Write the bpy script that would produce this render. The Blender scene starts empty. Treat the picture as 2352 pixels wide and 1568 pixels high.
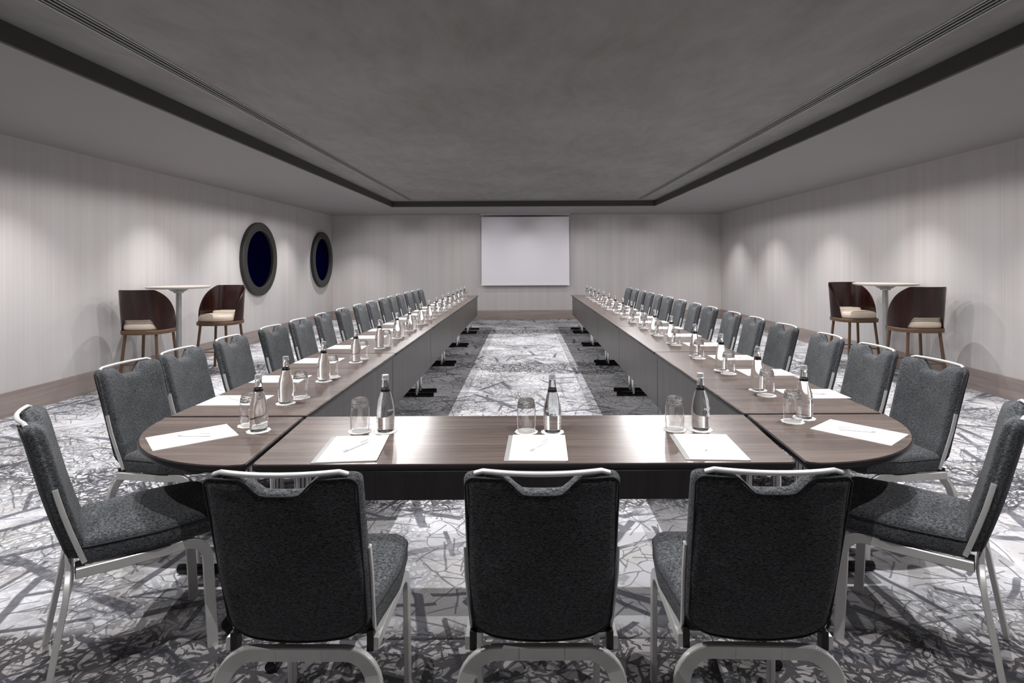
import bpy, math, random
from mathutils import Vector, Matrix
random.seed(7)
PI = math.pi
S = bpy.context.scene
COL = S.collection

# ------------------------------------------------------------------ camera
HC = 1.44
cd = bpy.data.cameras.new('camera'); cam = bpy.data.objects.new('camera', cd); COL.objects.link(cam)
cd.sensor_width = 36; cd.lens = 1300/2352*36
cd.shift_x = -29/2352; cd.shift_y = -180/2352
cd.clip_start = 0.05; cd.clip_end = 60
cam.matrix_world = Matrix.Translation((0, 0, HC)) @ Matrix.Rotation(PI/2, 4, 'X') @ Matrix.Rotation(math.radians(-0.27), 4, 'Z')
S.camera = cam
# ------------------------------------------------------------------ world, exposure
w = bpy.data.worlds.new('world'); S.world = w; w.use_nodes = True
w.node_tree.nodes['Background'].inputs[0].default_value = (0.8, 0.85, 1, 1)
w.node_tree.nodes['Background'].inputs[1].default_value = 0.02
S.view_settings.view_transform = 'Standard'; S.view_settings.look = 'None'
S.view_settings.gamma = 1; S.view_settings.exposure = 1.15
try: S.view_settings.use_curve_mapping = False
except Exception: pass
# ------------------------------------------------------------------ lights (downlights of the room)
P_WALL, P_TABLE, P_WIDE = 60, 58, 28
def spot(x, y, z, power, ang, blend, tx=None, ty=None, tz=0, col=(1, 0.985, 0.985), size=0.0):
    l = bpy.data.lights.new('downlight', 'SPOT'); l.energy = power; l.spot_size = math.radians(ang); l.spot_blend = blend
    l.shadow_soft_size = size; l.color = col
    o = bpy.data.objects.new('downlight', l); COL.objects.link(o); o.location = (x, y, z)
    d = Vector((x if tx is None else tx, y if ty is None else ty, tz)) - Vector((x, y, z))
    o.rotation_euler = d.to_track_quat('-Z', 'Y').to_euler()
for y in (13.3, 11.35, 9.2, 7.1, 5.0, 2.95, 0.9):      # row in the right-hand soffit
    spot(4.25, y, 2.675, P_WALL, 96, 0.9)
for y in (13.5, 11.6, 9.3, 7.4, 5.3, 3.2, 1.1):        # row in the left-hand soffit
    spot(-4.2, y, 2.675, P_WALL, 96, 0.9)
for y in (1.0, 2.85, 4.6, 6.4, 8.1, 9.7, 11.2):       # two rows in the raised ceiling over the tables
    for x in (-1.8, 1.8):
        spot(x, y, 2.79, P_TABLE*(.62 if y < 2 else 1), 112 if y < 2 else 86, 0.5)
        if y > 2: spot(x*1.15, y+.02, 2.79, P_WIDE, 166, 0.12)
for x in (-.72, .76):                                   # pair above the near end
    spot(x, 1.42, 2.79, 44, 88, 0.6)
for x in (-3.6, -2.1, -.7, .74, 2.2, 3.7):              # row lighting the far wall and the screen
    spot(x, 12.75, 2.675, 9, 82, 0.7, tx=x, ty=14.5, tz=1.25)

# ------------------------------------------------------------------ helpers
def mesh(name, V, F, mat=None, smooth=False, autos=None):
    m = bpy.data.meshes.new(name); m.from_pydata([tuple(v) for v in V], [], F); m.update()
    if smooth:
        m.polygons.foreach_set('use_smooth', [True]*len(m.polygons))
        if autos is not None:
            m.set_sharp_from_angle(angle=math.radians(autos))
    if mat: m.materials.append(mat)
    return m
class MB:
    def __init__(s): s.V = []; s.F = []
    def add(s, V, F):
        b = len(s.V); s.V += [Vector(v) for v in V]; s.F += [[i+b for i in f] for f in F]; return s
    def box(s, x0, x1, y0, y1, z0, z1):
        V = [(x, y, z) for z in (z0, z1) for y in (y0, y1) for x in (x0, x1)]
        return s.add(V, [(0,2,3,1),(4,5,7,6),(0,1,5,4),(2,6,7,3),(0,4,6,2),(1,3,7,5)])
    def lathe(s, prof, n=24, c=(0,0,0), closed=True):
        V = []; F = []
        for r, z in prof:
            for i in range(n):
                a = 2*PI*i/n; V.append((c[0]+r*math.cos(a), c[1]+r*math.sin(a), c[2]+z))
        for k in range(len(prof)-1):
            for i in range(n):
                j = (i+1) % n; F.append((k*n+i, k*n+j, (k+1)*n+j, (k+1)*n+i))
        if closed:
            F.append(tuple(range(n-1, -1, -1))); F.append(tuple((len(prof)-1)*n+i for i in range(n)))
        return s.add(V, F)
    def sweep(s, pts, prof, nrm, loop=False):
        pts = [Vector(p) for p in pts]; nrm = Vector(nrm).normalized(); n = len(prof); V = []; F = []
        L = len(pts)
        for i, p in enumerate(pts):
            if loop: t = pts[(i+1) % L]-pts[i-1]
            else: t = pts[min(i+1, L-1)]-pts[max(i-1, 0)]
            t.normalize(); a = nrm - t*nrm.dot(t); a.normalize(); b = t.cross(a)
            for u, v in prof: V.append(p + a*u + b*v)
        for i in range(L if loop else L-1):
            i2 = (i+1) % L
            for k in range(n):
                j = (k+1) % n; F.append((i*n+k, i*n+j, i2*n+j, i2*n+k))
        if not loop:
            F.append(tuple(range(n-1, -1, -1))); F.append(tuple((L-1)*n+k for k in range(n)))
        return s.add(V, F)
    def prism(s, outline, rings):
        """outline: list of (x,y); rings: list of (inset, z); top/bottom capped"""
        n = len(outline); cx = sum(p[0] for p in outline)/n; cy = sum(p[1] for p in outline)/n
        nr = []
        for i in range(n):
            a = Vector(outline[i-1]); b = Vector(outline[(i+1) % n]); t = (b-a).normalized(); nr.append(Vector((t.y, -t.x)))
        V = []; F = []
        for ring in rings:
            ins, z = ring[:2]; k_ = ring[2] if len(ring) > 2 else 1
            for i in range(n):
                p = Vector(outline[i]) - nr[i]*ins; V.append((cx+(p.x-cx)*k_, cy+(p.y-cy)*k_, z))
        for k in range(len(rings)-1):
            for i in range(n):
                j = (i+1) % n; F.append((k*n+i, k*n+j, (k+1)*n+j, (k+1)*n+i))
        F.append(tuple(range(n-1, -1, -1))); F.append(tuple((len(rings)-1)*n+i for i in range(n)))
        return s.add(V, F)
    def build(s, name, mat, smooth=False, autos=None): return mesh(name, s.V, s.F, mat, smooth, autos)
def circ(r, n=10, r2=None): return [(r*math.cos(2*PI*i/n), (r2 or r)*math.sin(2*PI*i/n)) for i in range(n)]
def rrect(w_, h_, r, n=3):
    out = []
    for cx, cy, a0 in ((w_/2-r, h_/2-r, 0), (-w_/2+r, h_/2-r, PI/2), (-w_/2+r, -h_/2+r, PI), (w_/2-r, -h_/2+r, 3*PI/2)):
        for i in range(n+1):
            a = a0+PI/2*i/n; out.append((cx+r*math.cos(a), cy+r*math.sin(a)))
    return out
def rpoly(pts, rads, n=6):
    """polygon (ccw) with rounded corners"""
    out = []; L = len(pts)
    for i in range(L):
        p = Vector(pts[i]); a = (Vector(pts[i-1])-p).normalized(); b = (Vector(pts[(i+1) % L])-p).normalized(); r = rads[i] if isinstance(rads, (list, tuple)) else rads
        if r <= 0: out.append(tuple(p)); continue
        ang = a.angle(b); d = r/math.tan(ang/2); c = p+(a+b).normalized()*(r/math.sin(ang/2))
        p0 = p+a*d; p1 = p+b*d; a0 = math.atan2(p0.y-c.y, p0.x-c.x); a1 = math.atan2(p1.y-c.y, p1.x-c.x)
        while a1 < a0: a1 += 2*PI
        if a1-a0 > PI: a1 -= 2*PI
        for k in range(n+1):
            t = a0+(a1-a0)*k/n; out.append((c.x+r*math.cos(t), c.y+r*math.sin(t)))
    return out
def obj(name, me, parent=None, loc=None, rz=None):
    o = bpy.data.objects.new(name, me); COL.objects.link(o)
    if parent: o.parent = parent
    if loc: o.location = loc
    if rz is not None: o.rotation_euler = (0, 0, rz)
    return o
def tag(o, label=None, cat=None, group=None, kind=None):
    if label: o['label'] = label
    if cat: o['category'] = cat
    if group: o['group'] = group
    if kind: o['kind'] = kind
    return o
def thing(name, loc, rz=0):
    o = bpy.data.objects.new(name, None); o.empty_display_size = .05; COL.objects.link(o); o.location = loc; o.rotation_euler = (0, 0, rz); return o
def dup(root, loc, rz):
    r = root.copy(); COL.objects.link(r); r.location = loc; r.rotation_euler = (0, 0, rz)
    for ch in list(root.children):
        c = ch.copy(); COL.objects.link(c); c.parent = r
        for g in list(ch.children):
            d = g.copy(); COL.objects.link(d); d.parent = c
    return r
ORD = ['first', 'second', 'third', 'fourth', 'fifth', 'sixth', 'seventh', 'eighth', 'ninth', 'tenth', 'eleventh', 'twelfth', 'thirteenth', 'fourteenth', 'fifteenth']

# ------------------------------------------------------------------ materials
class NT:
    def __init__(s, name):
        s.m = bpy.data.materials.new(name); s.m.use_nodes = True; s.t = s.m.node_tree; s.b = s.t.nodes['Principled BSDF']
    def n(s, typ, ins=None, **kw):
        nd = s.t.nodes.new(typ)
        for k, v in kw.items(): setattr(nd, k, v)
        for k, v in (ins or {}).items():
            if isinstance(v, bpy.types.NodeSocket): s.t.links.new(v, nd.inputs[k])
            else: nd.inputs[k].default_value = v
        return nd
    def math(s, op, a, b=None, c=None, clamp=False):
        nd = s.n('ShaderNodeMath', operation=op, use_clamp=clamp)
        for i, v in enumerate((a, b, c)):
            if v is None: continue
            if isinstance(v, bpy.types.NodeSocket): s.t.links.new(v, nd.inputs[i])
            else: nd.inputs[i].default_value = v
        return nd.outputs[0]
    def vmath(s, op, a, b=None):
        nd = s.n('ShaderNodeVectorMath', operation=op)
        for i, v in enumerate((a, b)):
            if v is None: continue
            if isinstance(v, bpy.types.NodeSocket): s.t.links.new(v, nd.inputs[i])
            else: nd.inputs[i].default_value = v
        return nd.outputs[0]
    def ss(s, v, a, b, o0=0., o1=1.):
        nd = s.n('ShaderNodeMapRange', interpolation_type='SMOOTHSTEP')
        s.t.links.new(v, nd.inputs[0]); 
        for i, x in enumerate((a, b, o0, o1)): nd.inputs[i+1].default_value = x
        return nd.outputs[0]
    def mix(s, f, a, b):
        nd = s.n('ShaderNodeMix', data_type='RGBA')
        for k, v in ((0, f), (6, a), (7, b)):
            if isinstance(v, bpy.types.NodeSocket): s.t.links.new(v, nd.inputs[k])
            else: nd.inputs[k].default_value = v if k == 0 else (*v, 1)
        return nd.outputs[2]
    def noise(s, vec, scale, detail=2, rough=.5, out=0):
        return s.n('ShaderNodeTexNoise', {'Vector': vec, 'Scale': scale, 'Detail': detail, 'Roughness': rough}).outputs[out]
    def coord(s, scale=(1, 1, 1), rot=(0, 0, 0)):
        c = s.n('ShaderNodeTexCoord').outputs['Object']
        return s.n('ShaderNodeMapping', {'Vector': c, 'Scale': scale, 'Rotation': rot}).outputs[0]
    def bump(s, h, strength=.3, dist=.002):
        bp = s.n('ShaderNodeBump', {'Height': h, 'Strength': strength, 'Distance': dist}); s.t.links.new(bp.outputs[0], s.b.inputs['Normal'])
    def set(s, **kw):
        for k, v in kw.items():
            k = k.replace('_', ' ')
            if isinstance(v, bpy.types.NodeSocket): s.t.links.new(v, s.b.inputs[k])
            else: s.b.inputs[k].default_value = (*v, 1) if isinstance(v, tuple) and len(v) == 3 else v
        return s.m
def plain(name, col, rough=.5, metal=0., spec=.5, var=.08, scale=30):
    t = NT(name); c = t.coord(); n_ = t.noise(c, scale, 3)
    k = t.mix(n_, tuple(x*(1-var) for x in col), tuple(min(1, x*(1+var)) for x in col))
    return t.set(Base_Color=k, Roughness=rough, Metallic=metal, Specular_IOR_Level=spec)
def fabric(name, col, hi):
    t = NT(name); c = t.coord((1, 1, 1))
    a = t.noise(t.coord((110, 110, 420)), 1.0, 2, .7); b = t.noise(c, 480, 2, .7); d = t.noise(c, 9, 3)
    f = t.math('ADD', t.math('MULTIPLY', a, .5), t.math('MULTIPLY', b, .5)); f = t.ss(f, .40, .62)
    k = t.mix(f, col, hi); k = t.mix(t.ss(d, .3, .7, 0, .25), k, tuple(x*.75 for x in col))
    t.bump(f, .6, .003)
    return t.set(Base_Color=k, Roughness=.95, Specular_IOR_Level=.15, Sheen_Weight=.15, Sheen_Roughness=.5)
def wood(name, c0, c1, rough=.3, along=0, freq=1.0, spec=.5):
    t = NT(name); sc = [14*freq, 14*freq, 14*freq]; sc[along] = .9*freq
    c = t.coord(tuple(sc)); a = t.noise(c, 1.0, 5, .6); sc2 = [90*freq]*3; sc2[along] = 2.5*freq
    b = t.noise(t.coord(tuple(sc2)), 1.0, 3, .6)
    f = t.math('ADD', t.math('MULTIPLY', a, .65), t.math('MULTIPLY', b, .35)); f = t.ss(f, .34, .66)
    k = t.mix(f, c0, c1); t.bump(b, .05, .001)
    return t.set(Base_Color=k, Roughness=rough, Specular_IOR_Level=spec)
M = {}
M['fabric'] = fabric('grey_tweed', (.016, .0175, .020), (.185, .195, .21))
M['piping'] = plain('piping_cord', (.03, .032, .035), .9)
M['alu'] = plain('brushed_aluminium', (.72, .72, .70), .38, .3)
M['handle'] = plain('silver_handle', (.80, .80, .80), .3, .35)
M['black'] = plain('black_plastic', (.012, .012, .013), .45)
M['chrome'] = plain('chrome', (.75, .75, .76), .12, 1.0, var=.02)
M['foot'] = plain('black_gloss_steel', (.03, .03, .033), .2, .7)
WC0, WC1 = (.100, .074, .065), (.190, .146, .128)
M['wood_x'] = wood('walnut_laminate_x', WC0, WC1, .27, 0, 1.0, .75)
M['wood_y'] = wood('walnut_laminate_y', WC0, WC1, .27, 0, 1.0, .75)
M['wood_d'] = wood('walnut_laminate_diag', WC0, WC1, .27, 0, 1.0, .75)
M['panel'] = wood('walnut_panel', (.082, .074, .070), (.115, .106, .10), .38, 2)
M['edge'] = plain('dark_edge_band', (.014, .011, .013), .35)
M['shell'] = wood('dark_walnut_shell', (.011, .003, .0025), (.03, .009, .006), .25, 2, 1.5)
M['bronze'] = plain('bronze_legs', (.15, .09, .055), .4, .4)
M['cream'] = plain('cream_leather', (.66, .56, .46), .38)
M['top'] = plain('pale_bar_top', (.58, .53, .48), .35)
M['pole'] = plain('grey_pole', (.42, .43, .43), .35, .6)
M['paper'] = plain('white_paper', (.95, .95, .95), .8, var=.01)
M['folder'] = plain('grey_folder', (.36, .36, .35), .6)
M['pen'] = plain('pen_white', (.95, .95, .97), .4)
M['pengrey'] = plain('pen_grey', (.68, .68, .74), .4, .0)
M['coaster'] = plain('white_coaster', (.93, .92, .9), .8, var=.02)
M['band'] = plain('black_neck_band', (.01, .01, .012), .3)
M['cap'] = plain('silver_cap', (.75, .76, .77), .25, .6)
M['ink'] = plain('dark_ink', (.02, .025, .04), .5)
M['frost'] = plain('pale_print', (.55, .58, .57), .5)
M['white'] = plain('white_metal', (.78, .78, .8), .5)
def glass(name, ior, col=(1, 1, 1), bump=None):
    t = NT(name)
    if bump:
        c = t.coord(); v = t.n('ShaderNodeTexVoronoi', {'Vector': c, 'Scale': bump}); t.bump(v.outputs['Distance'], 1.0, .004)
    return t.set(Base_Color=col, Roughness=.0, IOR=ior, Transmission_Weight=1.0)
M['water'] = glass('bottle_glass_water', 1.22, (.97, .985, .98))
M['glass'] = glass('clear_glass', 1.45)
M['cut'] = glass('cut_glass_base', 1.45, bump=110)
def wallmat(name, swap):
    t = NT(name); sc = (60, 60, .35); a = t.noise(t.coord(sc), 1, 3, .6); b = t.noise(t.coord((7, 7, .12)), 1, 2)
    e = t.noise(t.coord((1, 1, 1)), 1.2, 2)
    f = t.math('ADD', t.math('MULTIPLY', a, .5), t.math('MULTIPLY', b, .5)); f = t.ss(f, .3, .7)
    k = t.mix(f, (.485, .45, .445), (.56, .53, .525)); k = t.mix(t.ss(e, .35, .65, 0, .35), k, (.50, .51, .495))
    return t.set(Base_Color=k, Roughness=.85, Specular_IOR_Level=.2)
M['wall'] = wallmat('wallpaper', 0)
M['base'] = wood('baseboard_wood', (.24, .195, .18), (.34, .285, .265), .45, 1, .6)
M['base_x'] = wood('baseboard_wood_x', (.24, .195, .18), (.34, .285, .265), .45, 0, .6)
def ceilmat(name, c0, c1, amp):
    t = NT(name); c = t.coord((1, 1, 1)); d = t.vmath('ADD', c, t.vmath('MULTIPLY', t.noise(c, 1.2, 2, .5, 1), (.5, .5, .5))); t.t.nodes[-1]
    a = t.noise(t.n('ShaderNodeMapping', {'Vector': d, 'Scale': (2.2, .8, 1), 'Rotation': (0, 0, .5)}).outputs[0], 2.5, 7, .7); b = t.noise(c, .8, 3)
    f = t.math('ADD', t.math('MULTIPLY', a, .6), t.math('MULTIPLY', b, .4)); f = t.ss(f, .5-amp, .5+amp)
    return t.set(Base_Color=t.mix(f, c0, c1), Roughness=.6, Specular_IOR_Level=.3)
M['ceil'] = ceilmat('polished_plaster', (.185, .177, .167), (.285, .278, .268), .24)
M['soffit'] = plain('soffit_paint', (.285, .273, .268), .75, var=.04, scale=1.5)
M['fascia'] = plain('dark_fascia', (.055, .054, .049), .7)
M['ventdark'] = plain('vent_black', (.004, .004, .004), .9)
M['vent'] = plain('vent_grey', (.38, .38, .37), .5)
M['ring'] = plain('porthole_ring', (.026, .025, .021), .6)
M['pane'] = NT('porthole_glass').set(Base_Color=(.0004, .0005, .010), Roughness=.3, Specular_IOR_Level=0.0, IOR=1.06)
M['screen'] = plain('projection_screen', (.80, .775, .82), .9, var=.01)
def carpet():
    t = NT('printed_carpet'); c0 = t.coord()
    wob = t.n('ShaderNodeVectorMath', {0: t.noise(c0, 3.0, 2, .5, 1), 1: (.5, .5, .5)}, operation='SUBTRACT').outputs[0]
    def distort(k, sc=None):
        wv = wob if sc is None else t.n('ShaderNodeVectorMath', {0: t.noise(c0, sc, 2, .5, 1), 1: (.5, .5, .5)}, operation='SUBTRACT').outputs[0]
        nd = t.n('ShaderNodeVectorMath', operation='SCALE'); t.t.links.new(wv, nd.inputs[0]); nd.inputs['Scale'].default_value = k
        a = t.vmath('ADD', c0, nd.outputs[0]); return t.vmath('MULTIPLY', a, (1, 1, 0))
    def strokes(scale, wid, ln, off, dk, thr=.45, ksc=None):
        v = t.vmath('ADD', distort(dk, ksc), off)
        vo = t.n('ShaderNodeTexVoronoi', {'Vector': v, 'Scale': scale, 'Randomness': 1.0}, voronoi_dimensions='2D')
        loc = t.vmath('SUBTRACT', t.vmath('MULTIPLY', v, (scale, scale, 0)), t.vmath('MULTIPLY', vo.outputs['Position'], (scale, scale, 0)))
        sep = t.n('ShaderNodeSeparateColor', {0: vo.outputs['Color']})
        ang = t.math('MULTIPLY', sep.outputs[0], 2*PI)
        r = t.n('ShaderNodeVectorRotate', {'Vector': loc, 'Angle': ang}, rotation_type='Z_AXIS').outputs[0]
        s_ = t.n('ShaderNodeSeparateXYZ', {0: r})
        ax = t.math('ABSOLUTE', s_.outputs[0]); ay = t.math('ABSOLUTE', s_.outputs[1])
        m1 = t.ss(ay, wid, wid*1.6, 1, 0); m2 = t.ss(ax, ln, ln*1.08, 1, 0)
        m3 = t.math('GREATER_THAN', sep.outputs[1], thr)
        return t.math('MULTIPLY', t.math('MULTIPLY', m1, m2), m3)
    def cracks(scale, wid, dk, off, ksc=None):
        v = t.vmath('ADD', distort(dk, ksc), off)
        vo = t.n('ShaderNodeTexVoronoi', {'Vector': v, 'Scale': scale}, voronoi_dimensions='2D', feature='DISTANCE_TO_EDGE')
        return t.ss(vo.outputs['Distance'], wid, wid*1.8, 1, 0)
    def nm(scale, a, b, off=(0, 0, 0)): return t.ss(t.noise(t.vmath('ADD', c0, off), scale, 2), a, b)
    c_y = t.n('ShaderNodeSeparateXYZ', {0: c0}).outputs[1]
    # wide straight strokes at several sizes
    A = strokes(1.5, .030, 1.1, (3.1, 1.7, 0), .05, .2)
    B = strokes(2.3, .038, 1.0, (7.7, 2.2, 0), .06, .3)
    Cc = strokes(3.6, .034, 1.0, (1.3, 9.4, 0), .06, .35)
    D = strokes(3.1, .012, 1.1, (5.3, 4.4, 0), .06, .1)
    D2 = strokes(5.3, .018, 1.0, (9.3, 6.4, 0), .10, .2)
    D3 = strokes(7.9, .026, 1.0, (2.3, 8.4, 0), .10, .25)
    big = t.math('MAXIMUM', t.math('MAXIMUM', A, B), Cc)
    zone = t.math('MAXIMUM', nm(1.1, .44, .54), t.math('MULTIPLY', t.ss(c_y, 3.6, 4.4, 1, 0), nm(1.1, .34, .44)))
    big = t.math('MULTIPLY', big, zone)
    thin = t.math('MAXIMUM', t.math('MAXIMUM', D, D2), t.math('MULTIPLY', D3, nm(1.3, .45, .55, (3, 0, 0))))
    F_ = t.math('MULTIPLY', t.math('MAXIMUM', cracks(11, .022, .16, (6, 3, 0), 7.0), strokes(12, .045, 1.0, (4, 8, 0), .12, .2, 7.0)), nm(1.4, .36, .5, (2, 8, 0)))
    F_ = t.math('MULTIPLY', F_, .72)
    E = cracks(8, .016, .10, (0, 0, 0), 6.0); E = t.math('MULTIPLY', E, nm(1.6, .44, .54, (4, 0, 0)))
    # dense scribble, in bands across the room
    G = t.math('MAXIMUM', strokes(7, .045, 1.0, (3, 3, 0), .16, .1, 5.0), strokes(11, .065, .9, (8, 1, 0), .14, .1, 8.0))
    G = t.math('MAXIMUM', G, strokes(17, .08, .9, (2, 2, 0), .12, .15, 9.0))
    G = t.math('MAXIMUM', G, strokes(9, .06, 1.0, (12, 5, 0), .15, .1, 6.0))
    G = t.math('MAXIMUM', G, strokes(14, .07, 1.0, (15, 9, 0), .15, .1, 10.0))
    G = t.math('MAXIMUM', G, t.math('MULTIPLY', cracks(19, .04, .14, (3, 3, 0), 12.0), nm(4, .45, .55, (1, 1, 0))))
    G = t.math('MAXIMUM', G, strokes(4, .035, 1.0, (6, 2, 0), .14, .2, 3.0))
    sx = t.n('ShaderNodeSeparateXYZ', {0: c0})
    yy = t.math('ADD', sx.outputs[1], t.math('MULTIPLY', t.noise(c0, 5, 2), .12))
    band = t.math('PINGPONG', t.math('ADD', yy, .35), 2.05)          # repeats every 4.1 m
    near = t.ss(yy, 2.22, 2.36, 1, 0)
    bandm = t.math('MAXIMUM', near, t.math('MULTIPLY', t.ss(band, .3, .55, 1, 0), nm(1.1, .35, .5, (9, 2, 0))))
    midm = t.math('MULTIPLY', nm(1.0, .48, .6, (1, 7, 0)), .6)
    G = t.math('MULTIPLY', G, t.math('MAXIMUM', bandm, midm))
    # soft smudges
    sm = t.math('MULTIPLY', t.ss(t.noise(t.vmath('MULTIPLY', c0, (1.2, 3.0, 1)), 1.6, 4, .6), .54, .68), .38)
    bl = t.math('MULTIPLY', t.ss(t.noise(c0, 5.5, 3, .6), .62, .68), .5)
    # woven rectangles with a hard edge, a shade darker
    bk = t.n('ShaderNodeTexBrick', {'Vector': c0, 'Scale': 1.0, 'Color1': (0, 0, 0, 1), 'Color2': (1, 1, 1, 1), 'Mortar': (.5, .5, .5, 1), 'Mortar Size': 0.0, 'Brick Width': 1.1, 'Row Height': .52, 'Bias': -.35})
    rc = t.math('MULTIPLY', t.ss(bk.outputs[0], .6, .62), .08)
    base = t.mix(nm(2.5, .35, .65), (.65, .65, .685), (.77, .77, .80))
    base = t.mix(t.math('MULTIPLY', nm(3.3, .5, .6, (5, 5, 0)), .4), base, (.56, .52, .49))
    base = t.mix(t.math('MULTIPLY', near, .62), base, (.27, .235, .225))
    k = t.mix(rc, base, (.25, .25, .28))
    k = t.mix(sm, k, (.20, .20, .22)); k = t.mix(bl, k, (.14, .14, .16))
    k = t.mix(t.math('MULTIPLY', F_, t.ss(sx.outputs[1], 2.9, 3.8, .15, 1)), k, (.09, .09, .10))
    k = t.mix(t.math('MULTIPLY', E, .7), k, (.12, .12, .13))
    k = t.mix(t.math('MULTIPLY', thin, .7), k, (.13, .13, .14))
    k = t.mix(t.math('MULTIPLY', big, .88), k, (.13, .13, .155))
    k = t.mix(t.math('MULTIPLY', G, .85), k, (.04, .04, .045))
    t.bump(t.noise(c0, 420, 2), .5, .003)
    return t.set(Base_Color=k, Roughness=.95, Specular_IOR_Level=.15)
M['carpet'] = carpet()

# ------------------------------------------------------------------ room shell
XL, XR, YN, YF = -4.93, 5.03, -3.0, 14.5
ZS, ZC = 2.68, 2.80
RX0, RX1, RY0, RY1 = -2.9, 2.865, -2.2, 12.4
def st(name, m): return tag(obj(name, m), kind='structure')
st('floor', MB().box(XL, XR, YN, YF, -.1, 0).build('floor', M['carpet']))
ceiling = st('ceiling', MB().box(RX0-.02, RX1+.02, RY0-.02, RY1+.02, ZC, ZC+.1).build('ceiling', M['ceil']))
sf = MB().box(XL, RX0, YN, YF, ZS, ZC+.1).box(RX1, XR, YN, YF, ZS, ZC+.1).box(RX0, RX1, RY1, YF, ZS, ZC+.1).box(RX0, RX1, YN, RY0, ZS, ZC+.1)
so = obj('soffit', sf.build('soffit', M['soffit']), ceiling)
st('wall_left', MB().box(XL-.15, XL, YN-.15, YF+.15, -.1, ZC+.1).build('wall_left', M['wall']))
st('wall_right', MB().box(XR, XR+.15, YN-.15, YF+.15, -.1, ZC+.1).build('wall_right', M['wall']))
st('wall_far', MB().box(XL, XR, YF, YF+.15, -.1, ZC+.1).build('wall_far', M['wall']))
st('wall_near', MB().box(XL, XR, YN-.15, YN, -.1, ZC+.1).build('wall_near', M['wall']))
BH = .234
st('baseboard_left', MB().box(XL, XL+.018, YN, YF, 0, BH).build('baseboard_left', M['base']))
st('baseboard_right', MB().box(XR-.018, XR, YN, YF, 0, BH).build('baseboard_right', M['base']))
st('baseboard_far', MB().box(XL+.018, XR-.018, YF-.018, YF, 0, BH).build('baseboard_far', M['base_x']))
st('baseboard_near', MB().box(XL+.018, XR-.018, YN, YN+.018, 0, BH).build('baseboard_near', M['base_x']))
# dark fascia lining the raised ceiling
fz = .012
st('trim_1', MB().box(RX0, RX0+fz, RY0, RY1, ZS+.004, ZC).build('trim_1', M['fascia']))
st('trim_2', MB().box(RX1-fz, RX1, RY0, RY1, ZS+.004, ZC).build('trim_2', M['fascia']))
st('trim_3', MB().box(RX0+fz, RX1-fz, RY1-fz, RY1, ZS+.004, ZC).build('trim_3', M['fascia']))
# shallow proud border around the opening
bw, bt = .26, .006
st('trim_4', MB().box(RX0-bw, RX0, RY0-bw, RY1+bw, ZS-bt, ZS).build('trim_4', M['soffit']))
st('trim_5', MB().box(RX1, RX1+bw, RY0-bw, RY1+bw, ZS-bt, ZS).build('trim_5', M['soffit']))
st('trim_6', MB().box(RX0, RX1, RY1, RY1+bw, ZS-bt, ZS).build('trim_6', M['soffit']))
# linear air slots
def vent(x0, x1, label):
    t_ = tag(thing('ceiling_vent', ((x0+x1)/2, 0, ZC)), label, 'vent', 'slot diffusers in the raised ceiling')
    wv = x1-x0; a = -wv/2; y0, y1 = RY0+.3, 12.1
    obj('backing', MB().box(a+.004, -a-.004, y0+.004, y1-.004, -.002, -.0005).build('backing', M['ventdark']), t_)
    f = MB().box(a, a+.012, y0, y1, -.006, 0).box(-a-.012, -a, y0, y1, -.006, 0).box(a+.012, -a-.012, y0, y0+.012, -.006, 0).box(a+.012, -a-.012, y1-.012, y1, -.006, 0)
    obj('frame', f.build('frame', M['vent']), t_)
    sl = MB().box(-.004, .004, y0+.012, y1-.012, -.006, -.002).build('slat', M['vent'])
    for k in range(1, 4): obj('slat', sl, t_, (a+wv*k/4, 0, 0))
vent(-2.495, -2.365, 'long narrow grey slot air vent in the ceiling above the left row of tables')
vent(2.40, 2.53, 'long narrow grey slot air vent in the ceiling above the right row of tables')
# portholes
def porthole(i, y, z, R):
    t_ = tag(thing('window_%d' % i, (XL, y, z)), kind='structure')
    def disc(prof): # lathe then turn axis to +X
        mb = MB().lathe(prof, 64, closed=False); mb.V = [Vector((v.z, v.x, v.y)) for v in mb.V]; return mb
    ri = R-.155
    obj('frame', disc([(R-.004, 0), (R, .012), (R, .06), (R-.012, .072), (ri+.012, .072), (ri, .062), (ri, 0)]).build('frame', M['ring'], True, 35), t_)
    p = MB().lathe([(ri, .0), (ri, .018)], 64); p.V = [Vector((v.z, v.x, v.y)) for v in p.V]
    obj('pane', p.build('pane', M['pane']), t_)
porthole(1, 10.45, 1.535, .675); porthole(2, 13.68, 1.545, .665)

# ------------------------------------------------------------------ projection screen
sc = tag(thing('projection_screen', (.02, YF-.145, 0)), 'pulled-down white projection screen hanging on the far wall', 'screen')
SW = 1.112
obj('canvas', MB().box(-SW, SW, -.004, 0, .905, ZS-.07).build('canvas', M['screen']), sc)
obj('bottom_bar', MB().box(-SW-.01, SW+.01, -.016, .012, .875, .91).build('bottom_bar', M['white']), sc)
obj('casing', MB().box(-SW-.03, SW+.03, -.05, .13, ZS-.012, ZS).build('casing', M['white']), sc)

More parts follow.
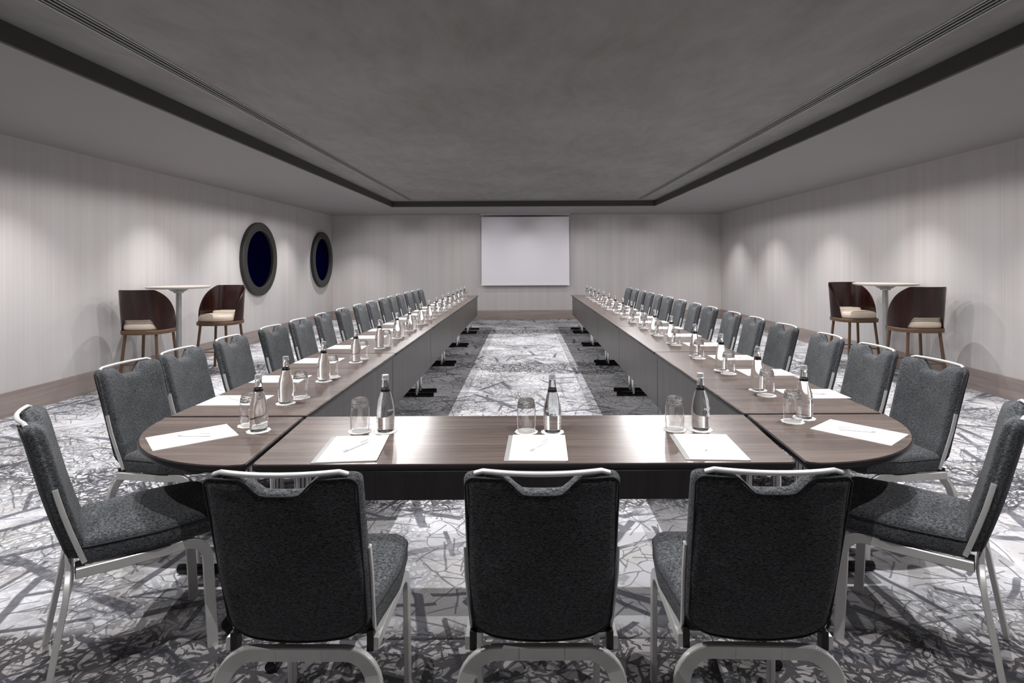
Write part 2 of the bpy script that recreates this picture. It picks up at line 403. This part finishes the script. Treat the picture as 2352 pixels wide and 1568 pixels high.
# ------------------------------------------------------------------ conference tables
ZT = .74; TH = .028
def top_meshes(outline, mat):
    t_ = MB().prism(outline, [(.006, ZT-.0032), (.006, ZT)]).build('tabletop', mat)
    e = MB().prism(outline, [(.008, ZT-TH), (.001, ZT-TH+.006), (0, ZT-.009), (.0025, ZT-.0035), (.0065, ZT-.0032)]).build('edge_band', M['edge'], True, 50)
    return t_, e
def tleg(parent, x, y, ax, ln, off):
    """T-shaped folding leg: twin chrome posts on a tube foot; ax = direction of the foot"""
    p = MB(); dx, dy = (0, .022) if ax == 'x' else (.022, 0)
    for s in (-1, 1): p.lathe([(.013, 0.028), (.013, ZT-TH)], 12, (x+dx*s, y+dy*s, 0))
    lg = obj('leg', p.build('leg', M['chrome'], True, 40), parent)
    a, b = off-ln/2, off+ln/2
    pts = [(x+(a+(b-a)*k/4 if ax == 'x' else 0), y+(a+(b-a)*k/4 if ax == 'y' else 0), .022) for k in range(5)]
    obj('foot', MB().sweep(pts, circ(.021, 14), (0, 0, 1)).build('foot', M['foot'], True, 40), lg)
def side_table(sgn, y0, y1, label, first=False):
    xi, xo = (1.01, 1.65); g = .003
    xs = sorted((sgn*xi, sgn*xo)); cx = sum(xs)/2; cy = (y0+y1)/2
    t_ = tag(thing('conference_table', (cx, cy, 0)), label, 'table', 'walnut table modules of the hollow square')
    hx = (xo-xi)/2; hy = (y1-y0)/2-g
    a, b = top_meshes(rpoly([(-hx, -hy), (hx, -hy), (hx, hy), (-hx, hy)], .014, 4), M['wood_y'])
    obj('tabletop', a, t_); obj('edge_band', b, t_)
    xp = -sgn*hx+sgn*.035
    obj('modesty_panel', MB().box(xp-.009, xp+.009, -hy+.003, hy-.003, .31, ZT-TH-.001).build('modesty_panel', M['panel']), t_)
    for s in (-1, 1):
        tleg(t_, -sgn*.16, s*(hy-(.03 if first and s < 0 else .10)), 'x', .63, sgn*.135)
ft = tag(thing('conference_table', (0, 2.29, 0)), 'walnut table module at the near end with three place settings', 'table', 'walnut table modules of the hollow square')
a, b = top_meshes(rpoly([(-.962, -.317), (.950, -.317), (1.006, .313), (-1.006, .313)], [.03, .03, .01, .01], 5), M['wood_x'])
obj('tabletop', a, ft); obj('edge_band', b, ft)
obj('modesty_panel', MB().box(-.975, .975, .20, .218, .40, ZT-TH-.001).build('modesty_panel', M['panel']), ft)
tleg(ft, -.90, .0, 'y', .60, 0); tleg(ft, .88, 0, 'y', .60, 0)
def corner(sgn, label):
    t_ = tag(thing('corner_table', (sgn*1.014, 2.604, 0)), label, 'table', 'rounded corner tables')
    R = .636; pts = [(0, 0)]
    if sgn < 0:
        out = [(0.0, -.002)]
        for k in range(0, 25):
            an = PI + (PI/2)*k/24*0.985; out.append((R*math.cos(an), R*math.sin(an)-.002))
        out[-1] = (.020, -R*.995); out[-2] = (-.03, -R*1.0)
        out = out[:]; out[0] = (-.002, -.004)
        # seam runs towards the near end slightly inwards
        out = [(-.004, -.004)] + out[1:-1] + [(.022, -.628)] + [(.034, -.612)]
    else:
        out = [(-.034, -.612), (-.022, -.628)]
        for k in range(24, -1, -1):
            an = PI + (PI/2)*k/24*0.985; out.append((-R*math.cos(an), R*math.sin(an)-.002))
        out.append((.004, -.004))
    a, b = top_meshes(out, M['wood_d']); obj('tabletop', a, t_); obj('edge_band', b, t_)
    lg = obj('leg', MB().lathe([(.018, .012), (.018, ZT-TH)], 14, (sgn*.10, -.30, 0)).build('leg', M['chrome'], True, 40), t_)
    obj('foot', MB().lathe([(.11, 0), (.11, .006), (.03, .014)], 24, (sgn*.10, -.30, 0)).build('foot', M['foot'], True, 40), lg)
corner(-1, 'quarter-round walnut corner table at the left of the near end')
corner(1, 'quarter-round walnut corner table at the right of the near end')
ys = [2.61, 4.43, 6.23, 8.05, 9.85, 11.65, 12.36]
for sgn, side in ((-1, 'left'), (1, 'right')):
    for k in range(6):
        n_ = ORD[k]
        lab = ('short last walnut table module at the far end of the %s row' % side) if k == 5 else '%s long walnut table module from the near end, %s row' % (n_, side)
        side_table(sgn, ys[k], ys[k+1], lab, k == 0)

# ------------------------------------------------------------------ banquet chair
def back_mesh():
    W = .197; T = .031; nx, nz = 36, 30
    def zt(x):
        d = W-abs(x); r = .026; z = .920
        if d < r: z -= r-math.sqrt(max(0, r*r-(r-d)**2))
        ax = abs(x)
        if ax < .098:
            u = (.104-ax)/.062; u = min(1, u); u = u*u*(3-2*u); z -= .044*u
        return z
    def zb(x):
        d = W-abs(x); r = .07; z = .425+.022*(x/W)**2
        if d < r: z += (r-math.sqrt(max(0, r*r-(r-d)**2)))*.8
        return z
    xs = [-W*math.cos(PI*i/nx) if False else W*math.sin(PI/2*(2*i/nx-1)) for i in range(nx+1)]
    V = []; F = []
    def rnd(d, r):
        d = max(0, d); return 1 if d >= r else math.sqrt(max(0, 1-(1-d/r)**2))
    for side in (1, -1):
        for j in range(nz+1):
            v = .5-.5*math.cos(PI*j/nz)
            for x in xs:
                # width profile: slightly narrower at the bottom
                z0, z1 = zb(x), zt(x); z = z0+(z1-z0)*v
                wx = 1 - .05*max(0, (.62-z)/.2) 
                dz = min(z-z0, z1-z); dx = W-abs(x)
                h = T*min(rnd(dz, .028), rnd(dx, .028))
                yb = ymid(z, x*wx)
                V.append((x*wx, yb+side*h, z+side*h*-.0))
    n = nx+1; N = n*(nz+1)
    for j in range(nz):
        for i in range(nx):
            a = j*n+i; F.append((a+1, a, a+n, a+n+1)); F.append((N+a, N+a+1, N+a+n+1, N+a+n))
    for j in range(nz): 
        for i in (0, nx):
            a = j*n+i; f = (a, N+a, N+a+n, a+n); F.append(f if i == 0 else f[::-1])
    for j in (0, nz):
        for i in range(nx):
            a = j*n+i; f = (a, a+1, N+a+1, N+a); F.append(f if j == 0 else f[::-1])
    me = mesh('backrest', V, F, M['fabric'], True)
    # piping along rim of the rear face
    loop = []
    K = 60
    rim = [(x, zt(x)) for x in xs] + [(x, zb(x)) for x in reversed(xs)]
    for x, z in rim:
        wx = 1 - .05*max(0, (.62-z)/.2); cx, cz = 0, .67
        s_ = 1-.022/max(.05, math.hypot(x-cx, z-cz)) * 0.4
        xx, zz = x*wx*s_, cz+(z-cz)*s_; loop.append((xx, ymid(zz, xx)-.026, zz))
    pp = MB().sweep(loop, circ(.0028, 6), (0, 1, 0), loop=True).build('piping', M['piping'], True)
    return me, pp
def ymid(z, x):
    t = (z-.43)/.49
    return -.165 - .125*t - .018*math.sin(PI*min(1, max(0, t*1.15)))*0.6 + .02*(x/.2)**2 - .02*max(0, t-.6)
def make_chair():
    t_ = thing('banquet_chair', (0, 0, 0))
    bm_, pp = back_mesh(); bk = obj('backrest', bm_, t_); obj('piping', pp, bk)
    ol = rpoly([(-.19, -.16), (.19, -.16), (.218, .06), (.198, .27), (-.198, .27), (-.218, .06)], [.03, .03, .2, .06, .06, .2], 5)
    st_ = MB().prism(ol, [(.02, .425), (.004, .432), (.0, .445), (.0, .488), (.006, .502), (.018, .511), (.018, .515, .88), (.018, .518, .75), (.018, .520, .6), (.018, .521, .4), (.018, .522, .2), (.018, .522, .04)])
    seat = obj('seat', st_.build('seat', M['fabric'], True, 60), t_)
    n = len(ol); nr = []
    lp = []
    for i in range(n):
        a = Vector(ol[i-1]); b = Vector(ol[(i+1) % n]); tt = (b-a).normalized(); q = Vector(ol[i])-Vector((tt.y, -tt.x))*.0005; lp.append((q.x, q.y, .490))
    obj('piping', MB().sweep(lp, circ(.003, 6), (0, 0, 1), loop=True).build('piping', M['piping'], True), seat)
    # frame under the seat
    fr = MB()
    for s in (-1, 1): fr.sweep([(s*.198, -.17, .414), (s*.198, -.05, .410), (s*.198, .10, .408)], rrect(.018, .034, .0025, 1), (1, 0, 0))
    fr.sweep([(-.19, .04, .412), (.19, .04, .412)], rrect(.02, .02, .004, 2), (0, 1, 0))
    obj('seat_frame', fr.build('seat_frame', M['alu'], True, 40), t_)
    prof = rrect(.018, .036, .0025, 1)
    for s in (-1, 1):
        r = .075; cy, cz = .145, .408-r+.004
        pts = [(s*.198, .10, .412)] + [(s*.198, cy+r*math.sin(a), cz+r*math.cos(a)) for a in [PI/2*k/8 for k in range(9)]] + [(s*.198, .226, .2), (s*.198, .236, 0)]
        obj('leg', MB().sweep(pts, prof, (1, 0, 0)).build('leg', M['alu'], True, 40), t_)
    for s in (-1, 1):
        def P(x, z): return (s*x, -.185-.07*(1-z/.40), z)
        r = .085; cx, cz = .205-r, .40-r
        pts = [P(.225, 0), P(.212, .16), P(.205, cz)] + [P(cx+r*math.cos(a), cz+r*math.sin(a)) for a in [PI/2*k/8 for k in range(1, 9)]] + [P(.06, .40)]
        obj('leg', MB().sweep(pts, rrect(.018, .043, .0025, 1), (0, 1, .2)).build('leg', M['alu'], True, 40), t_)
    obj('cross_rail', MB().sweep([(-.062, -.185, .40), (.062, -.185, .40)], rrect(.018, .043, .0025, 1), (0, 1, .2)).build('cross_rail', M['alu'], True, 40), t_)
    h = MB(); pts = []
    for k in range(17):
        x = -.172+.344*k/16; e = abs(x)/.172
        pts.append((x*.97, ymid(.93, .15)-.004-.030*(1-e*e), .9265-.0*(e)-(.008 if k in (0, 16) else 0)))
    h.sweep(pts, circ(.0075, 10, .0065), (0, 1, 0)); obj('handle', h.build('handle', M['handle'], True, 50), t_)
    for s in (-1, 1):
        pts = [(s*.2005, ymid(z, .19)+.004, z) for z in (.44, .5, .56, .62, .68, .705)]
        pts = [(s*(.1995-.05*.197*max(0, (.62-p[2])/.2)), p[1], p[2]) for p in pts]
        obj('side_strip', MB().sweep(pts, rrect(.008, .016, .003, 2), (1, 0, 0)).build('side_strip', M['alu'], True, 40), t_)
        obj('bracket', MB().box(s*.185-.009, s*.185+.009, -.172, -.145, .395, .445).build('bracket', M['black']), t_)
    return t_
proto = make_chair(); used = [0]
def chair(x, y, heading, label, group):
    """heading: degrees the sitter faces, 0=+X, 90=+Y"""
    rz = math.radians(heading-90)
    if not used[0]: o = proto; o.location = (x, y, 0); o.rotation_euler = (0, 0, rz); used[0] = 1
    else: o = dup(proto, (x, y, 0), rz)
    tag(o, label, 'chair', group); return o
G1 = 'grey banquet chairs around the hollow square of tables'
chair(.041, 1.70, 90, 'grey tweed banquet chair centred at the near end, its back to us', G1)
chair(-.605, 1.70, 89.5, 'grey tweed banquet chair at the near end, left of the centred chair', G1)
chair(.625, 1.70, 88, 'grey tweed banquet chair at the near end, right of the centred chair', G1)
chair(-1.494, 2.145, 39.5, 'grey tweed banquet chair angled at the left quarter-round corner table', G1)
chair(1.50, 2.16, 140, 'grey tweed banquet chair angled at the right quarter-round corner table', G1)
LY = [2.94, 3.42, 4.0, 4.65, 5.22, 5.82, 6.45, 7.1, 7.66, 8.3, 8.82, 9.4, 10.05, 10.65, 11.25]
RYs = [2.90, 3.42, 3.96, 4.59, 5.20, 5.75, 6.42, 7.0, 7.65, 8.3, 8.9, 9.5, 10.1, 10.75, 11.4]
random.seed(3)
for k in range(15):
    chair(-1.80, LY[k], 0+random.uniform(-3, 3)-(4 if k == 0 else 0), '%s grey banquet chair from the near end along the outer side of the left row' % ORD[k], G1)
    chair(1.83, RYs[k], 180+random.uniform(-3, 3)+(4 if k == 0 else 0), '%s grey banquet chair from the near end along the outer side of the right row' % ORD[k], G1)

# ------------------------------------------------------------------ place settings
def lettering():
    cu = bpy.data.curves.new('txt', 'FONT'); cu.body = 'SIRMA'; cu.size = .019; cu.align_x = 'CENTER'; cu.resolution_u = 2
    o = bpy.data.objects.new('txt', cu); COL.objects.link(o)
    bpy.context.view_layer.update()
    me = bpy.data.meshes.new_from_object(o.evaluated_get(bpy.context.evaluated_depsgraph_get())); bpy.data.objects.remove(o)
    R = .0374
    for v in me.vertices:
        x, y = v.co.x, v.co.y; a = x/R; v.co = (R*math.sin(a), -R*math.cos(a), .072+y)
    me.materials.clear(); me.materials.append(M['ink']); me.name = 'lettering'; return me
def make_bottle():
    t_ = thing('water_bottle', (0, 0, 0))
    pr = [(.010, .004), (.026, .0005), (.032, .002), (.0345, .008), (.0355, .02), (.0365, .05), (.037, .075), (.0355, .100), (.031, .125), (.0245, .150), (.0185, .168), (.0158, .185), (.0145, .198), (.0135, .207), (.0135, .215)]
    gb = obj('body', MB().lathe(pr, 32).build('body', M['water'], True, 60), t_)
    obj('neck_band', MB().lathe([(.0192, .166), (.0196, .1665), (.0172, .180), (.0168, .1802)], 24, closed=False).build('neck_band', M['band'], True, 60), t_)
    obj('cap', MB().lathe([(.0140, .2155), (.0155, .2155), (.0158, .2185), (.0142, .2195), (.0142, .232), (.0132, .235)], 20).build('cap', M['cap'], True, 35), t_)
    obj('lettering', lettering(), t_)
    V = []; F = []
    for k in range(9):
        a = -.55+1.1*k/8
        for z in (.090, .0965): V.append((.0371*math.sin(a), -.0371*math.cos(a), z))
    for k in range(8): F.append((2*k, 2*k+2, 2*k+3, 2*k+1))
    obj('label_strip', mesh('label_strip', V, F, M['frost'], True), t_)
    return t_
def make_glass():
    """tumbler standing upside down: solid patterned base on top"""
    t_ = thing('drinking_glass', (0, 0, 0))
    pr = [(.0355, .0005), (.0365, .0005), (.0378, .03), (.0385, .06), (.0382, .09), (.036, .108), (.0, .108)]
    outer = [(.0350, 0.0), (.0366, .0), (.0380, .03), (.0387, .06), (.0384, .088), (.0375, .102)]
    inner = [(.0363, .102), (.0372, .088), (.0375, .06), (.0368, .03), (.0350, .0)]
    n = 32; mb = MB().lathe(outer+inner, n, closed=False)
    obj('wall', mb.build('wall', M['glass'], True, 60), t_)
    base = [(.030, .1025), (.0372, .1025), (.0365, .115), (.0335, .128), (.0305, .134), (.026, .1365), (.018, .135)]
    obj('base', MB().lathe(base, 24).build('base', M['cut'], False), t_)
    return t_
def make_coaster():
    ol = []
    for k in range(64):
        a = 2*PI*k/64; r = .0475+.0013*math.cos(10*a); ol.append((r*math.cos(a), r*math.sin(a)))
    return MB().prism(ol, [(.001, 0), (0, .0006), (.0, .0014), (.001, .0018)]).build('coaster', M['coaster'])
pb, pg = make_bottle(), make_glass(); mc = make_coaster(); flags = {'b': 0, 'g': 0}
pad_m = MB().box(-.105, .105, -.1485, .1485, 0, .002).build('paper_sheet', M['paper'])
fold_m = MB().box(-.1225, .098, -.150, .1485, 0, .0022).build('folder', M['folder'])
def pen_meshes():
    b = MB().sweep([(0, -.045, .0052), (0, .07, .0052), (0, .074, .0052)], circ(.0050, 8), (0, 0, 1)).build('pen', M['pen'], True, 40)
    t1 = MB().lathe([(.0048, 0), (.0046, .012), (.0008, .026)], 8); t1.V = [Vector((v.x, -.045-v.z, .0052+v.y)) for v in t1.V]
    c = MB().box(-.0014, .0014, .03, .072, .0102, .0125).build('clip', M['pengrey'])
    return b, t1.build('tip', M['pengrey'], True, 40), c
PEN = pen_meshes()
def setting(px, py, long_deg, bx, by, gx, gy, brot, desc, folder=False, penang=55):
    """long_deg: direction (deg) of the sheet's long axis seen from the sitter outwards"""
    rz = math.radians(long_deg-90); z = ZT
    if folder:
        tag(obj('folder', fold_m, None, (px, py, z), rz), 'grey card folder under the white sheet, %s' % desc, 'folder', 'grey folders at the near end'); z += .0022
    tag(obj('paper_sheet', pad_m, None, (px, py, z), rz), 'white blank paper sheet with pen, %s' % desc, 'paper', 'note sheets on the tables')
    pen = tag(obj('pen', PEN[0], None, (px, py, z+.002), rz-math.radians(90-penang)), 'slim white pen lying on the sheet, %s' % desc, 'pen', 'pens on the note sheets')
    obj('tip', PEN[1], pen); obj('clip', PEN[2], pen)
    tag(obj('coaster', mc, None, (bx, by, ZT), .3), 'white scalloped coaster under the bottle, %s' % desc, 'coaster', 'white coasters')
    tag(obj('coaster', mc, None, (gx, gy, ZT), .1), 'white scalloped coaster under the glass, %s' % desc, 'coaster', 'white coasters')
    zb = ZT+.0018
    for k, pr, x, y, r, lab, cat, grp in (('b', pb, bx, by, brot, 'clear glass water bottle with black neck band, %s' % desc, 'bottle', 'water bottles'),
                                          ('g', pg, gx, gy, 0, 'upturned clear tumbler with patterned base, %s' % desc, 'glass', 'upturned tumblers')):
        if not flags[k]: o = pr; o.location = (x, y, zb); o.rotation_euler = (0, 0, r); flags[k] = 1
        else: o = dup(pr, (x, y, zb), r)
        tag(o, lab, cat, grp)
R_ = math.radians
setting(-.646, 2.146, 95, -.584, 2.364, -.693, 2.37, R_(60), 'near end left place', True, 60)
setting(.050, 2.146, 88.2, .112, 2.345, .004, 2.350, R_(-18), 'near end middle place', True, 62)
setting(.697, 2.146, 86.5, .733, 2.368, .626, 2.372, R_(35), 'near end right place', True, 66)
setting(-1.355, 2.303, 40, -1.122, 2.38, -1.200, 2.462, R_(-70), 'left rounded corner place', penang=50)
setting(1.370, 2.328, 131, 1.248, 2.535, 1.171, 2.48, R_(40), 'right rounded corner place', penang=120)
PL = [2.915, 3.45, 4.10, 4.76, 5.40, 5.98, 6.6, 7.2, 7.8, 8.4, 9.0, 9.6, 10.2, 10.8, 11.4]
PR = [3.0, 3.585, 4.15, 4.82, 5.44, 6.05, 6.66, 7.25, 7.85, 8.45, 9.05, 9.65, 10.2, 10.8, 11.45]
for k in range(15):
    d = '%s place from the near end, left row' % ORD[k]
    setting(-1.487, PL[k], 0, -1.205, PL[k]-.07+random.uniform(-.01, .01), -1.185+random.uniform(-.01, .01), PL[k]+.05, R_(-75+random.uniform(-30, 30)), d, penang=60)
    d = '%s place from the near end, right row' % ORD[k]
    setting(1.52, PR[k], 180, 1.270, PR[k]+.085+random.uniform(-.01, .01), 1.268+random.uniform(-.01, .01), PR[k]-.03, R_(45+random.uniform(-30, 60)), d, penang=60)

# ------------------------------------------------------------------ bar stools and high tables
def make_stool():
    """faces +Y"""
    t_ = thing('bar_stool', (0, 0, 0))
    R = .27
    def plan(th, r):  # th measured from -Y (rear)
        c, s = math.cos(th), math.sin(th); e = 2.6
        k = (abs(c)**e+abs(s)**e)**(-1/e)
        return (r*k*s, -r*k*c)
    n1, n2 = 56, 14; TM = R_(112); V = []; F = []
    def lim(th):
        a = abs(th); a0, a1 = R_(42), TM
        top = 1.15
        if a > a0:
            u = (a-a0)/(a1-a0); top = 1.15-.44*(1-math.sqrt(max(0, 1-u*u)))*.55-.44*u*.45
        bot = .80 if a < R_(34) else (.80-.125*min(1, (a-R_(34))/R_(12)))
        return bot, top
    for sd in (0, 1):
        for i in range(n1+1):
            th = -TM+2*TM*i/n1; b, tp = lim(th)
            for j in range(n2+1):
                z = b+(tp-b)*j/n2; fl = .045*max(0, (z-.7)/.45)
                x, y = plan(th, R-.008-sd*.014+fl*.3); y -= fl*.9*max(0, math.cos(th))
                V.append((x, y, z))
    n = n2+1; N = n*(n1+1)
    for i in range(n1):
        for j in range(n2):
            a = i*n+j; F.append((a, a+n, a+n+1, a+1)); F.append((N+a, N+a+1, N+a+n+1, N+a+n))
    for i in range(n1):
        for j in (0, n2):
            a = i*n+j; f = (a, N+a, N+a+n, a+n); F.append(f if j == 0 else f[::-1])
    for i in (0, n1):
        for j in range(n2):
            a = i*n+j; f = (a, a+1, N+a+1, N+a); F.append(f if i == 0 else f[::-1])
    bk = obj('backrest', mesh('backrest', V, F, M['shell'], True, 45), t_)
    ol = [plan(2*PI*k/48, R-.025) for k in range(48)]; ol2 = [plan(2*PI*k/48, R) for k in range(48)]
    obj('seat', MB().prism(ol, [(.012, .675), (0, .69), (-.004, .72), (.004, .745), (.02, .760), (.02, .768, .85), (.02, .772, .65), (.02, .774, .4), (.02, .775, .05)]).build('seat', M['cream'], True, 60), t_)
    obj('pillow', MB().prism([(x*.80, y*.30-.150) for x, y in ol], [(.01, .755), (0, .765), (.0, .785), (.012, .797), (.03, .800)]).build('pillow', M['cream'], True, 60), t_)
    obj('seat_ring', MB().prism(ol2, [(.004, .625), (0, .63), (0, .668), (.004, .674)]).build('seat_ring', M['bronze'], True, 45), t_)
    for sx in (-1, 1):
        for sy in (-1, 1):
            obj('leg', MB().sweep([(sx*.175, sy*.175, .63), (sx*.20, sy*.20, .3), (sx*.222, sy*.222, 0)], rrect(.03, .03, .009, 2), (1, 0, 0)).build('leg', M['bronze'], True, 40), t_)
    f = [(sx*.202, sy*.202, .27) for sx, sy in ((-1, -1), (1, -1), (1, 1), (-1, 1))]
    fm = MB()
    for k in range(4):
        fm.sweep([f[k], f[(k+1) % 4]], rrect(.012, .018, .003, 2), (0, 0, 1))
    obj('footrest', fm.build('footrest', M['bronze'], True, 40), t_)
    return t_
stp = make_stool(); G2 = 'dark wood bar stools at the high tables'
stp.location = (-4.52, 6.82, 0); stp.rotation_euler = (0, 0, R_(93-90))
tag(stp, 'dark wood bar stool by the left wall, nearer one, its back to us', 'bar stool', G2)
tag(dup(stp, (-4.17, 7.76, 0), R_(267-90)), 'dark wood bar stool by the left wall, farther one, cream seat facing us', 'bar stool', G2)
tag(dup(stp, (4.52, 7.78, 0), R_(274-90)), 'dark wood bar stool by the right wall, farther one, cream seat facing us', 'bar stool', G2)
tag(dup(stp, (4.58, 6.66, 0), R_(87-90)), 'dark wood bar stool by the right wall, nearer one, its back to us', 'bar stool', G2)
def make_bar():
    t_ = thing('high_table', (0, 0, 0))
    obj('tabletop', MB().lathe([(.33, 1.135), (.355, 1.142), (.365, 1.150), (.365, 1.160), (.360, 1.163)], 64).build('tabletop', M['top'], True, 35), t_)
    br = MB().lathe([(.055, 1.075), (.06, 1.09), (.085, 1.10), (.13, 1.135)], 24)
    obj('bracket', br.build('bracket', M['pole'], True, 40), t_)
    obj('pole', MB().lathe([(.032, .03), (.032, 1.08)], 24).build('pole', M['pole'], True, 40), t_)
    for k in range(4):
        a = PI/4+k*PI/2; c, s = math.cos(a), math.sin(a)
        obj('foot', MB().sweep([(0, 0, .035), (c*.15, s*.15, .028), (c*.30, s*.30, .014)], rrect(.03, .05, .008, 2), (0, 0, 1)).build('foot', M['pole'], True, 40), t_)
    return t_
bt_ = make_bar(); bt_.location = (-4.47, 7.31, 0); G3 = 'round high tables'
tag(bt_, 'round pale high table on grey pole between stools by the left wall', 'table', G3)
tag(dup(bt_, (4.60, 7.22, 0), 0), 'round pale high table on grey pole between stools by the right wall', 'table', G3)
